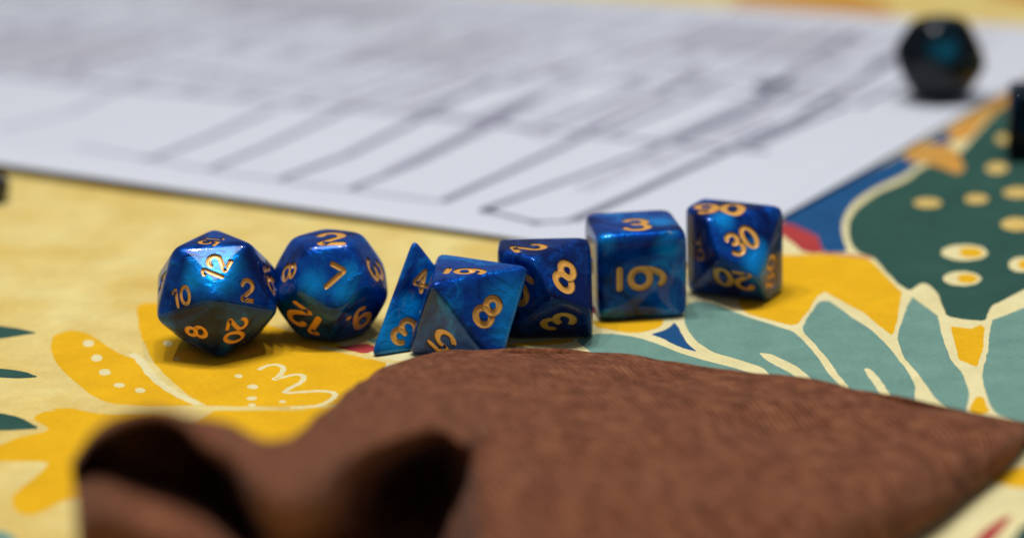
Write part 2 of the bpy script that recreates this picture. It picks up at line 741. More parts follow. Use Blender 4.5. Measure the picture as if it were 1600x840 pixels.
def ribbon(P, w):
    """A printed line of even width as a polygon (picture points in, table points out)."""
    G = [on_table(*p)[:2] for p in P]
    G = [np.array(g) for g in G]
    for _ in range(2):
        Q = [G[0]]
        for a, b in zip(G[:-1], G[1:]):
            Q += [a * .75 + b * .25, a * .25 + b * .75]
        G = Q + [G[-1]]
    L, Rr = [], []
    for i in range(len(G)):
        t = unit(G[min(i + 1, len(G) - 1)] - G[max(i - 1, 0)])
        n = np.array([-t[1], t[0]])
        ww = w / 2 * (0.55 if i in (0, len(G) - 1) else 1) * (1 + 0.18 * math.sin(i * 2.3))
        L.append(G[i] + n * ww)
        Rr.append(G[i] - n * ww)
    return L + Rr[::-1]


def dot(px, py, rx, ry, n=14):
    return [(px + rx * math.cos(2 * math.pi * i / n), py + ry * math.sin(2 * math.pi * i / n)) for i in range(n)]


prints = []            # (material, polygon on the table in mm), later ones lie on top


def area(mat, P, it=2):
    Q = smooth_poly([on_table(*p)[:2] for p in P], it)
    out = []
    for a, b in zip(Q, Q[1:] + Q[:1]):          # hand-cut wobble of the printed edge
        n = max(1, min(24, int(np.linalg.norm(b - a) / 0.9)))
        out += [a + (b - a) * i / n for i in range(n)]
    out = [p + 0.16 * np.array([mnoise.noise((p[0] / 1.7, p[1] / 1.7, 3.1)), mnoise.noise((p[0] / 1.7, p[1] / 1.7, 8.7))])
           + 0.22 * np.array([mnoise.noise((p[0] / 6, p[1] / 6, 5.1)), mnoise.noise((p[0] / 6, p[1] / 6, 1.7))]) for p in out]
    prints.append((mat, out))


def line(mat, P, w):
    prints.append((mat, ribbon(P, w)))


# cream ground of the right-hand flowers
area(CR, [(575, 540), (640, 520), (800, 500), (930, 470), (1060, 430), (1180, 350), (1300, 270), (1480, 180), (1620, 60), (2400, 100),
          (2400, 1100), (1500, 1100), (900, 900), (560, 640), (590, 585)], 1)
# left-hand golden flower
area(GO, [(213, 478), (226, 472), (300, 476), (380, 498), (440, 513), (520, 534), (560, 549), (606, 563), (598, 578), (560, 612), (530, 632),
          (500, 640), (440, 636), (330, 636), (308, 624), (284, 608), (258, 586), (236, 560), (218, 520)])
area(GO, [(300, 640), (500, 640), (550, 628), (600, 640), (560, 760), (300, 760)], 1)
area(GO, [(78, 540), (84, 521), (110, 514), (136, 519), (160, 535), (195, 557), (215, 560), (238, 592), (280, 618), (312, 632), (250, 633),
          (180, 631), (150, 622), (112, 592), (88, 568)])
area(GO, [(69, 635), (99, 632), (129, 641), (171, 647), (260, 644), (360, 700), (300, 800), (200, 775), (103, 777), (64, 799), (43, 804), (22, 795),
          (17, 771), (81, 722), (60, 718), (0, 718), (-60, 722), (-60, 700), (0, 693), (26, 681), (81, 671), (49, 652), (66, 642), (92, 640)])
line(CR, [(205, 552), (218, 560), (236, 586), (258, 604), (286, 620), (310, 630)], 1.5)
line(PY, [(0, 637), (120, 634), (190, 636), (300, 634), (420, 636), (470, 634), (503, 634), (560, 626)], 1.2)
line(CR, [(404, 577), (416, 570), (434, 568), (445, 574), (437, 586), (425, 593), (442, 588), (464, 583), (476, 586), (472, 596), (452, 605),
          (442, 613), (470, 611), (500, 609), (520, 611), (525, 616), (517, 624), (500, 632), (474, 635), (454, 635)], 1.0)
for x, y, rx, ry in ((373, 586, 6, 3.2), (395, 603, 9, 4), (393, 621, 8, 3), (394, 631, 6, 2.5), (441, 626, 6, 2), (276, 560, 4, 2), (262, 536, 8, 4),
                     (138, 536, 9, 5.5), (151, 559, 9, 5.5), (164, 581, 10, 5), (187, 601, 9, 4), (219, 609, 8, 4)):
    area(CR, dot(x, y, rx, ry), 1)
area(DG, [(-80, 500), (0, 506), (30, 511), (59, 518), (30, 522), (0, 527), (-80, 530)], 1)
area(DG, [(-80, 570), (0, 574), (39, 579), (60, 588), (30, 590), (0, 588), (-80, 584)], 1)
area(DG, [(-80, 638), (0, 643), (30, 649), (63, 668), (30, 670), (0, 671), (-80, 668)], 1)
area(SF, [(-60, 826), (0, 826), (22, 836), (34, 866), (-60, 880)])
# red and teal scraps between the d12 and the d4
area(RD, [(520, 541), (545, 540), (572, 535), (586, 541), (592, 546), (572, 552), (548, 547)], 1)
area(SF, [(572, 530), (588, 528), (600, 532), (602, 541), (588, 538)], 1)
line(PY, [(500, 541), (545, 550), (580, 558), (620, 566), (680, 566)], 1.6)
# seafoam leaf at the bottom, under the d10 and the bag
area(SF, [(898, 532), (926, 521), (960, 521), (992, 526), (1030, 537), (1069, 554), (1100, 562), (1147, 574), (1190, 586), (1240, 608), (1260, 700), (900, 640), (930, 558),
          (916, 544)])
area(SF, [(805, 548), (840, 546), (900, 552), (936, 566), (960, 600), (800, 600)], 1)
area(GO, [(790, 537), (895, 528), (897, 533), (870, 538), (800, 541)], 1)
area(GO, [(925, 500), (1037, 498), (1036, 505), (1026, 513), (1003, 519), (975, 519), (950, 514), (932, 511)], 1)
area(RD, [(918, 448), (930, 445), (932, 490), (920, 490)], 1)
area(NA, [(1016, 522), (1034, 517), (1046, 511), (1054, 503), (1059, 510), (1067, 525), (1077, 539), (1089, 550), (1072, 545), (1056, 539), (1037, 529)], 1)
area(SF, [(1068, 476), (1090, 470), (1118, 474), (1162, 493), (1205, 506), (1238, 517), (1254, 530), (1272, 550), (1292, 578), (1318, 606), (1340, 700), (1240, 640),
          (1200, 576), (1150, 560), (1110, 549), (1086, 532), (1070, 508)])
area(CR, [(1187, 551), (1194, 551), (1207, 553), (1226, 562), (1245, 573), (1262, 584), (1276, 597), (1296, 612), (1284, 612), (1256, 595), (1233, 581), (1211, 570), (1195, 560)])
area(SF, [(1277, 474), (1284, 470), (1296, 470), (1310, 480), (1336, 498), (1360, 514), (1382, 535), (1398, 553), (1414, 573), (1427, 592), (1431, 603), (1428, 618),
          (1440, 660), (1360, 660), (1326, 604), (1299, 568), (1282, 546), (1264, 528), (1252, 515), (1262, 496)])
area(CR, [(1350, 575), (1356, 574), (1366, 580), (1376, 592), (1386, 607), (1396, 622), (1384, 620), (1374, 612), (1364, 598), (1355, 586)])
area(SF, [(1441, 450), (1448, 453), (1456, 462), (1463, 480), (1468, 502), (1473, 527), (1480, 546), (1488, 564), (1500, 577), (1508, 590), (1514, 610), (1512, 634), (1500, 680), (1490, 640),
          (1463, 623), (1446, 598), (1428, 576), (1410, 553), (1402, 530), (1405, 512), (1411, 494), (1419, 476), (1428, 459)])
area(GO, [(1484, 501), (1510, 504), (1540, 508), (1537, 530), (1534, 552), (1527, 572), (1512, 566), (1498, 561), (1491, 532)], 1)
area(GO, [(1525, 617), (1535, 618), (1541, 630), (1548, 642), (1532, 645), (1514, 640)], 1)
area(SF, [(1640, 445), (1600, 462), (1580, 472), (1563, 480), (1556, 490), (1550, 501), (1546, 524), (1542, 562), (1535, 570), (1535, 596), (1542, 622), (1556, 646), (1600, 660),
          (1700, 680), (1760, 560), (1700, 450)])
# big golden petal
area(GO, [(1150, 470), (1190, 420), (1215, 398), (1252, 396), (1290, 396), (1363, 404), (1376, 420), (1394, 441), (1410, 455), (1408, 466), (1402, 495), (1396, 525),
          (1380, 514), (1352, 490), (1322, 474), (1300, 462), (1288, 455), (1276, 465), (1262, 488), (1243, 510), (1205, 500), (1164, 489)], 1)
# dark green leaf with its pale seeds
area(CR, [(1600, 120), (1560, 160), (1508, 214), (1428, 252), (1410, 270), (1366, 289), (1330, 315), (1314, 338), (1311, 366), (1324, 396), (1358, 402), (1400, 450),
          (1425, 462), (1500, 520), (1600, 480), (1700, 440), (1760, 200)], 1)
area(NA, [(1222, 337), (1415, 238), (1500, 190), (1510, 205), (1432, 257), (1412, 272), (1371, 290), (1334, 314), (1318, 338), (1315, 366), (1326, 394), (1284, 393), (1270, 372),
          (1252, 362), (1222, 349)], 1)
area(DG, [(1640, 90), (1600, 132), (1560, 170), (1528, 205), (1500, 240), (1440, 259), (1418, 279), (1374, 297), (1340, 322), (1327, 342), (1325, 366), (1337, 393), (1366, 402), (1385, 425),
          (1404, 444), (1421, 454), (1428, 449), (1441, 441), (1452, 444), (1464, 457), (1474, 480), (1479, 493), (1510, 499), (1540, 501), (1544, 488), (1549, 476),
          (1562, 471), (1600, 452), (1660, 420), (1760, 380), (1780, 120)], 1)
area(TA, [(1412, 240), (1424, 226), (1446, 222), (1484, 226), (1497, 238), (1508, 264), (1496, 271), (1474, 261), (1446, 253), (1420, 251)], 1)
area(TA, [(1476, 208), (1500, 190), (1530, 166), (1566, 140), (1610, 110), (1616, 140), (1566, 166), (1538, 190), (1514, 216), (1492, 222)], 1)
area(CR, [(1212, 346), (1240, 360), (1262, 396), (1240, 398), (1212, 396)], 0)
area(RD, [(1216, 346), (1228, 349), (1240, 351), (1250, 357), (1262, 361), (1277, 368), (1280, 377), (1287, 394), (1268, 395), (1252, 391), (1240, 381), (1226, 370), (1216, 364)], 0)
line(RD, [(1284, 395), (1310, 396), (1336, 399), (1362, 402)], 1.2)
for x, y, rx, ry in ((1450, 315, 25, 10), (1527, 309, 21, 10), (1590, 300, 26, 11), (1590, 350, 28, 14), (1507, 394, 38, 13), (1503, 434, 31, 12), (1596, 412, 22, 12),
                     (1557, 262, 20, 11), (1568, 216, 12, 10), (1660, 360, 26, 13), (1670, 300, 24, 11), (1650, 230, 20, 10)):
    if y < 380:
        area(OC, dot(x + random.uniform(-2, 2), y, rx * .95, ry * .8, 7), 1)
        continue
    area(CR, dot(x, y, rx, ry, 9), 1)
    area(GO, [(x - rx * .15, y - ry * .55), (x + rx * .5, y - ry * .6), (x + rx * .85, y), (x + rx * .5, y + ry * .6), (x - rx * .1, y + ry * .5), (x - rx * .25, y)], 1)
# near right corner
area(CR, [(1500, 870), (1556, 800), (1600, 775), (1700, 740), (1760, 900)], 1)
area(RD, [(1518, 846), (1540, 822), (1566, 806), (1584, 800), (1566, 822), (1548, 846), (1536, 870), (1500, 870)], 1)
area(DG, [(1580, 842), (1600, 815), (1650, 790), (1740, 790), (1740, 900), (1560, 900)], 1)
area(GO, [(1540, 745), (1590, 728), (1660, 722), (1660, 752), (1590, 762)], 1)
# the print goes on beyond the frame and far behind the paper
for P, m in (([(1180, -30), (1340, -18), (1390, 8), (1400, 40), (1300, 60), (1100, 40)], TA),
             ([(2000, 300), (2200, 260), (2300, 420), (2100, 500), (1950, 420)], GO),
             ([(1900, 600), (2100, 560), (2250, 700), (2000, 760)], SF),
             ([(-300, 420), (-160, 400), (-100, 450), (-220, 520), (-330, 500)], GO),
             ([(-420, 640), (-240, 600), (-160, 700), (-300, 780)], DG)):
    area(m, P)
prints.append((TA, smooth_poly([(190, 640), (300, 650), (330, 720), (230, 760), (150, 720)])))
prints.append((GO, smooth_poly([(-220, 830), (-120, 820), (-60, 880), (-150, 930), (-260, 900)])))
prints.append((DG, smooth_poly([(60, 850), (140, 830), (190, 900), (90, 940)])))


def region_mesh(outline, regions, step):
    """One sheet cut along the printed outlines; each triangle takes the topmost print over it."""
    verts, faces = [], []
    for P in [outline] + [r[1] for r in regions]:
        Q = []
        for p in P:
            if not Q or np.linalg.norm(np.array(p) - Q[-1]) > 0.03:
                Q.append(np.array(p, float))
        b = len(verts)
        verts += [Vector((float(p[0]), float(p[1]))) for p in Q]
        faces.append(list(range(b, b + len(Q))))
    xs = [p[0] for p in outline]; ys = [p[1] for p in outline]
    if step:
        x = min(xs) + step
        while x < max(xs) - step / 2:
            y = min(ys) + step
            while y < max(ys) - step / 2:
                verts.append(Vector((x + random.uniform(-.1, .1) * step, y + random.uniform(-.1, .1) * step)))
                y += step
            x += step
    for i, f in enumerate(faces):
        a = sum(verts[f[j]].x * verts[f[(j + 1) % len(f)]].y - verts[f[(j + 1) % len(f)]].x * verts[f[j]].y for j in range(len(f)))
        if a < 0:
            f.reverse()
    ov, oe, of, _, _, orig = delaunay_2d_cdt(verts, [], faces, 1, 1e-4)
    mats = [([0] + [r[0] for r in regions])[max(o)] if o else 0 for o in orig]
    return ov, of, mats


outline = [(-380, 120), (420, 120), (420, 1150), (-380, 1150)]
cv, cf, cm = region_mesh(outline, prints, 12)
def ripple(x, y):
    away = 1 - math.exp(-((y - 366) / 34.0) ** 2) if -75 < x < 75 else 1.0
    return -0.55 * away * abs(mnoise.noise((x / 58, y / 75, 2.2)))


cloth = link_mesh('tablecloth', [(v.x, v.y, ripple(v.x, v.y)) for v in cv], cf, CLOTH, fmat=cm, smooth=True)
tag(cloth, 'pale yellow floral print tablecloth with golden, seafoam and dark green leaves under everything', 'tablecloth')

# ------------------------------------------------------------------ paper
PZ = 0.9


def paper_material(name, col, dark=0.0):
    N = Nodes(name)
    v = N.coords()
    n = N.noise(v, 120, 5, 0.6)
    c = N.mix(n, col, tuple(x * 0.96 for x in col[:3]) + (1,))
    N.link(c, N.bsdf.inputs['Base Color'])
    N.set(Roughness=0.75, Specular_IOR_Level=0.25)
    N.link(N.bump(N.noise(v, 1500, 3), 0.15, 0.0001), N.bsdf.inputs['Normal'])
    return N.m


M_paper = paper_material('white_paper', (0.645, 0.67, 0.74, 1))
M_ink = paper_material('grey_print', (0.16, 0.16, 0.23, 1))
M_ink2 = paper_material('light_grey_print', (0.34, 0.33, 0.42, 1))
M_ink3 = paper_material('dark_print', (0.05, 0.06, 0.09, 1))
M_tint = paper_material('lavender_tint_print', (0.53, 0.53, 0.60, 1))

corner = on_table(1088, 412, PZ)[:2]
far = on_table(1717, 60, PZ)[:2]
ey = unit(far - corner)
ex = np.array([-ey[1], ey[0]])
if ex[0] > 0:
    ex = -ex
LEN, WID = float(np.linalg.norm(far - corner)) + 11.0, 420.0


def sheet_xy(px, py):
    g = on_table(px, py, PZ)[:2] - corner
    return np.array([g @ ex, g @ ey])


marks = []


def pline(mat, P, w):
    G = [sheet_xy(*p) for p in P]
    for a, b in zip(G[:-1], G[1:]):
        if np.linalg.norm(b - a) < 0.1: continue
        t = unit(b - a)
        n = np.array([-t[1], t[0]]) * w * 1.55 / 2
        marks.append((mat, [a - n, b - n, b + n, a + n]))


def scrawl(a, b, rows=1, mat=1, h=1.6, gap=3.0, fill=0.75):
    """Rows of short dashes standing for text too small and blurred to read."""
    A, B = sheet_xy(*a), sheet_xy(*b)
    L = np.linalg.norm(B - A)
    t = (B - A) / L
    n = np.array([-t[1], t[0]])
    for r in range(rows):
        s = random.uniform(0, 2)
        while s < L * fill:
            w = random.uniform(1.5, 6)
            p = A + t * s + n * r * gap
            marks.append((mat, [p, p + t * w, p + t * w + n * h, p + n * h]))
            s += w + random.uniform(.8, 1.8)


# the sheet's boxes, as far as the blur lets them be seen
pline(1, [(236, 256), (330, 214), (430, 170)], 1.5)
pline(1, [(326, 273), (420, 228), (560, 165)], 1.5)
pline(1, [(434, 291), (540, 243), (640, 196), (770, 128)], 1.7)
pline(1, [(545, 306), (650, 252), (760, 200), (850, 150)], 1.7)
pline(1, [(690, 322), (790, 270), (880, 228), (1010, 160), (1100, 110)], 1.7)
pline(2, [(120, 236), (236, 256), (326, 273), (434, 291), (545, 306), (690, 322)], 1.4)
pline(2, [(430, 170), (560, 165), (770, 190), (860, 215)], 1.3)
pline(1, [(756, 333), (830, 303), (999, 242), (1120, 186), (1180, 160), (1240, 110), (1330, 60)], 1.5)
pline(1, [(756, 333), (800, 344), (838, 352), (894, 348)], 1.2)
pline(1, [(894, 348), (1000, 302), (1066, 270), (1243, 187), (1300, 150), (1400, 90)], 2.0)
pline(2, [(600, 270), (700, 222), (830, 155)], 1.2)
pline(2, [(100, 130), (140, 92), (250, 100), (430, 132), (560, 150)], 1.6)
pline(2, [(0, 205), (110, 175), (240, 110)], 1.4)
pline(2, [(560, 150), (640, 120), (760, 78)], 1.6)
for a, b, rows, m in (((890, 300), (1060, 222), 2, 2), ((1000, 262), (1200, 170), 2, 2), ((1010, 225), (1200, 140), 1, 2),
                      ((480, 120), (640, 60), 3, 2), ((600, 165), (760, 95), 3, 2), ((760, 140), (900, 80), 3, 2),
                      ((180, 60), (420, 20), 3, 2), ((700, 60), (900, 10), 3, 2), ((950, 90), (1150, 20), 3, 2), ((880, 200), (1010, 140), 3, 2),
                      ((1040, 120), (1250, 40), 2, 2), ((350, 60), (560, 10), 3, 2), ((0, 60), (160, 20), 3, 2), ((1100, 215), (1320, 110), 2, 2)):
    scrawl(a, b, rows, m)
# darker name-plates and bits
for x, y, s in ((838, 352, 1.4), (762, 335, 2.0), (230, 255, 1.6)):
    c = sheet_xy(x, y)
    marks.append((3, [c + np.array([math.cos(q) * s, math.sin(q) * s]) for q in np.linspace(0, 2 * math.pi, 12)[:-1]]))
# the rest of the form, row after row up the sheet: cells, rules and lines of small print
def cell_line(mat, x0, y0, x1, y1, w):
    a, b = np.array([x0, y0], float), np.array([x1, y1], float)
    n = unit(np.array([-(b - a)[1], (b - a)[0]])) * w / 2
    marks.append((mat, [a - n, b - n, b + n, a + n]))


def small_print(mat, x0, y0, length, h):
    s = random.uniform(0, 3)
    while s < length:
        w = random.uniform(2, 7)
        marks.append((mat, [np.array(q) for q in ((x0, y0 + s), (x0 + h, y0 + s), (x0 + h, y0 + s + w), (x0, y0 + s + w))]))
        s += w + random.uniform(.9, 2.2)


for k, x in enumerate(range(32, 400, 19)):
    cell_line(1, x, 92, x + random.uniform(-1, 1), 146, 2.3)
    if k % 3 != 1: small_print(2, x + 6, 96, 24 + 8 * (k % 3), 2.4)
for y, w in ((89, 2.6), (148, 2.6), (197, 2.4), (244, 2.4)):
    cell_line(1, 26, y, 400, y, w)
for k, x in enumerate(range(28, 400, 23)):
    cell_line(1, x, 150, x, 194, 2.3)
    for q in range(2): small_print(2, x + 5 + 7 * q, 154, 34 if k % 2 else 20, 2.2)
for k, x in enumerate(range(30, 400, 15)):
    cell_line(1 if k % 2 else 2, x, 198, x, 242, 2.2)
    if k % 3: small_print(2, x + 5, 201, 34, 2.8)
for x0, y0, x1, y1 in ((150, 152, 196, 192), (252, 94, 318, 143), (60, 200, 110, 240), (210, 200, 300, 240)):
    marks.insert(0, (4, [np.array(q, float) for q in ((x0, y0), (x1, y0), (x1, y1), (x0, y1))]))
for x, y, r in ((1207, 131, 6.2), (1330, 60, 3.5)):          # dark marks on the form
    c = sheet_xy(x, y)
    marks.append((3, [c + np.array([math.cos(q) * r * .8, math.sin(q) * r * 1.2]) for q in np.linspace(0, 2 * math.pi, 12)[:-1]]))

inside = []
for m, P in marks:
    Q = [np.array([min(max(p[0], 1.0), WID - 1), min(max(p[1], 1.0), LEN - 1)]) for p in P]
    ar = sum(Q[i][0] * Q[(i + 1) % len(Q)][1] - Q[(i + 1) % len(Q)][0] * Q[i][1] for i in range(len(Q)))
    if abs(ar) > 0.4:
        inside.append((m, Q))
sv, sf, sm = region_mesh([(0, 0), (WID, 0), (WID, LEN), (0, LEN)], inside, 8)


def lift(x, y):
    """Height of the sheet over the table: the near edge bows up away from the corner, the rest ripples."""
    e = math.exp(-(y / 26.0) ** 2)
    bow = (3.0 + 0.8 * math.sin(x / 31.0)) * e * (1 - math.exp(-(max(x - 22, 0) / 60.0) ** 2))
    rip = 0.35 * math.sin(x / 23.0 + y / 51.0) + 0.3 * math.sin(y / 33.0 - x / 70)
    return PZ + bow + max(rip, -0.3) * min(1, (x + y) / 60)


def sheet(name, sv, sf, sm, mats, dz, thick, rot=0.0, shift=(0, 0)):
    V, F, Mi = [], [], []
    n = len(sv)
    c, s = math.cos(rot), math.sin(rot)
    for top in (1, 0):
        for v in sv:
            x, y = v.x, v.y
            z = lift(x, y) + dz - (0 if top else thick)
            X, Y = c * x - s * y + shift[0], s * x + c * y + shift[1]
            g = corner + ex * X + ey * Y
            V.append((g[0], g[1], z))
    edge = {}
    for f, m in zip(sf, sm):
        F.append(f[::-1]); Mi.append(m)
        F.append([i + n for i in f]); Mi.append(0)
        for a, b in zip(f, f[1:] + f[:1]):
            if (b, a) in edge: del edge[(b, a)]
            else: edge[(a, b)] = 1
    for a, b in edge:
        F.append((a, b, b + n, a + n)); Mi.append(0)
    return link_mesh(name, V, F, mats, fmat=Mi)


top_sheet = sheet('paper_sheet', sv, sf, sm, [M_paper, M_ink, M_ink2, M_ink3, M_tint], 0.0, 0.16)
for p in top_sheet.data.polygons: p.use_smooth = False
tag(top_sheet, 'white printed form sheet with grey boxes, lying behind the blue dice', 'paper')

# ------------------------------------------------------------------ the blue dice
d20 = Die(icosahedron(), -51.26, 357.55, 12.35, 28.59, 27)
for t in (('12', 337, 417, -19, -7.5), ('10', 283, 463, -2.5, -17), ('2', 387, 453, 1, -20), ('8', 306, 519, -19, -1), ('20', 369, 517, 18, -1),
          ('15', 330, 375.5, 16.5, 1.5), ('18', 423, 434, 6, -2)):
    d20.write_px(*t)
d20.fill(['17', '5', '13', '7', '1', '19', '3', '16', '14', '4', '11', '9_', '6_'], 4.6)
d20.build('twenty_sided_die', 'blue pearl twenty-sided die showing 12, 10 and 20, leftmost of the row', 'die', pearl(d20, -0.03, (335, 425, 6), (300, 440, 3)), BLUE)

d12 = Die(dodecahedron(), -32.1, 363.2, 11.3, -24, 13)
for t in (('2', 517, 371, 1, -9.5), ('7', 521, 433, 11, -20), ('8', 451, 424, 12, -4), ('3', 588, 421, 12, 1), ('12', 477, 500, -9, 14), ('9.', 566, 497, 5, 15)):
    d12.write_px(*t)
d12.fill(['11', '5', '10', '1', '4', '6.'], 5.2)
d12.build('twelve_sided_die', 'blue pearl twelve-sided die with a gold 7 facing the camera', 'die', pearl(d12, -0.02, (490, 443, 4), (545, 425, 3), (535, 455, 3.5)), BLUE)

d4 = Die(tetrahedron(), -16.7, 358.9, 14.3, 7.6, 9)
d4.write_px('4', 657, 438, 4, -20)
d4.write_px('3', 632, 518, -19, 17)
for fi, (idx, n, h) in enumerate(d4.faces):
    c = d4.V[idx].mean(0)
    if fi in d4.used:
        v = max((d4.V[i] for i in idx), key=lambda p: p[0])
        d4.write(fi, '1', c + (v - c) * .42, v - c, 4.8)
        continue
    for i, t in zip(idx, ('1', '2', '4') if n[2] < -.5 else ('2', '3', '4')):
        d4.write(fi, t, c + (d4.V[i] - c) * .42, d4.V[i] - c, 4.8)
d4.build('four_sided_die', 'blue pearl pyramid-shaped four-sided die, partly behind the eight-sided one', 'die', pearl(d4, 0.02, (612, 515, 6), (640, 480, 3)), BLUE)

d8 = Die(octahedron(), -7.7, 349.8, 13.4, 12.41, 17)
for t in (('8', 763, 486, 19, -22), ('6_', 734, 423, 27, 0.5), ('5', 691, 534, -14, 13)):
    d8.write_px(*t)
d8.fill(['1', '3', '7', '2', '4'], 5.6)
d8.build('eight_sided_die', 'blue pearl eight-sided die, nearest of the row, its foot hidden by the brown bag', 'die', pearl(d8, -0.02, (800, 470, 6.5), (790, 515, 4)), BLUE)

d10 = Die(trapezohedron(1.0), 5.75, 360.2, 12.15, 167.5, 17)
for t in (('2', 827, 386, 29, -3), ('8', 884, 431, 7, -24), ('3', 872, 503, -27, 9), ('5', 813, 452, 9, -26)):
    d10.write_px(*t)
d10.fill(['1', '7', '0', '4', '9_', '6_'], 5.0)
d10.build('ten_sided_die', 'blue pearl ten-sided die with gold 2, 8 and 3, between eight-sided die and cube', 'die', pearl(d10, -0.12), BLUE)

d6 = Die(cube(), 22.24, 372.9, 16.35, 5.84, 10)
for t in (('3', 994, 350, -2, -10), ('6_', 1011, 435, 33, -1.5)):
    d6.write_px(*t, stroke=0.088)
d6.fill(['5', '1', '2', '4'], 8.0)
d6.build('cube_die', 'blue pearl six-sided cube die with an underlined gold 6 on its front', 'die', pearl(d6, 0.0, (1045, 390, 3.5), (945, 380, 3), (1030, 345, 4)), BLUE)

dpc = Die(trapezohedron(1.0), 41.0, 380.5, 12.3, 141.0, 17)
for t in (('30', 1160, 375, -12, -18.5), ('90', 1124, 325, 0.5, -8), ('20', 1146, 437, 3, 15), ('70', 1091, 388, 7, -3), ('80', 1206, 425, -8, 2)):
    dpc.write_px(*t)
dpc.fill(['10', '50', '60', '00', '40'], 4.2)
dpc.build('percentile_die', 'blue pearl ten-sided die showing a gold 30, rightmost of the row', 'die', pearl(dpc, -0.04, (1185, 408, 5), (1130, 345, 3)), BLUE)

# ------------------------------------------------------------------ black and teal dice further back
BLACK = 'black and teal dice lying around the paper'


def stand(shape, px, py, size, yaw, k, z, name, label, mat):
    g = on_table(px, py, z)
    d = Die(shape, g[0], g[1], size, yaw, k)
    d.loc[2] = z
    return d.build(name, label, 'die', mat, BLACK)


stand(dodecahedron(), 1467, 152, 13.0, -24, 9, 1.3, 'twelve_sided_die', 'black rounded many-sided die with a teal patch, standing on the paper margin', M_teal)
stand(cube(), 1628, 243, 15.8, -12, 16, 0, 'cube_die', 'black and navy die cut off by the right edge, on the dark green leaf', M_black)

# ------------------------------------------------------------------ pen at the left edge
def lathe(name, prof, mat, parent, n=28):
    V, F = [], []
    for x, r in prof:
        V += [(x, r * math.cos(2 * math.pi * i / n), r * math.sin(2 * math.pi * i / n)) for i in range(n)]
    for k in range(len(prof) - 1):
        for i in range(n):
            j = (i + 1) % n
            F.append((k * n + i, k * n + j, (k + 1) * n + j, (k + 1) * n + i))
    F.append(tuple(range(n))[::-1])
    F.append(tuple((len(prof) - 1) * n + i for i in range(n)))
    return link_mesh(name, V, F, [mat], parent=parent, smooth=True)


N = Nodes('black_plastic')
N.set(Base_Color=(0.012, 0.010, 0.009, 1), Roughness=0.28)
N.link(N.bump(N.noise(N.coords(), 900, 3), 0.1, 0.0001), N.bsdf.inputs['Normal'])
M_pen = N.m
N = Nodes('beige_plastic')
N.link(N.mix(N.noise(N.coords(), 300, 3), (0.52, 0.44, 0.30, 1), (0.44, 0.36, 0.24, 1)), N.bsdf.inputs['Base Color'])
N.set(Roughness=0.5)
M_beige = N.m
pen = bpy.data.objects.new('pen', None)
COL.objects.link(pen)
tip = on_table(13, 316)
pen.location = (tip[0] * MM, tip[1] * MM, 3.4 * MM)
pen.rotation_euler = (0, 0, R_(172))
tag(pen, 'black pen end poking in at the left edge, beside the near edge of the paper', 'pen')
lathe('barrel', [(0, 1.6), (.25, 2.4), (.8, 3.0), (2, 3.3), (4, 3.4), (30, 3.4), (100, 3.4), (126, 3.2)], M_pen, pen)
lathe('grip', [(126, 3.2), (128, 3.3), (134, 2.6), (139, 1.2), (141, .5)], M_beige, pen)
clip = [(3, -1.1, 3.3), (3, 1.1, 3.3), (3, 1.1, 4.6), (3, -1.1, 4.6), (36, -.8, 4.1), (36, .8, 4.1), (36, .8, 4.9), (36, -.8, 4.9)]
link_mesh('clip', clip, [(0, 3, 2, 1), (4, 5, 6, 7), (0, 1, 5, 4), (1, 2, 6, 5), (2, 3, 7, 6), (3, 0, 4, 7)], [M_beige], parent=pen)

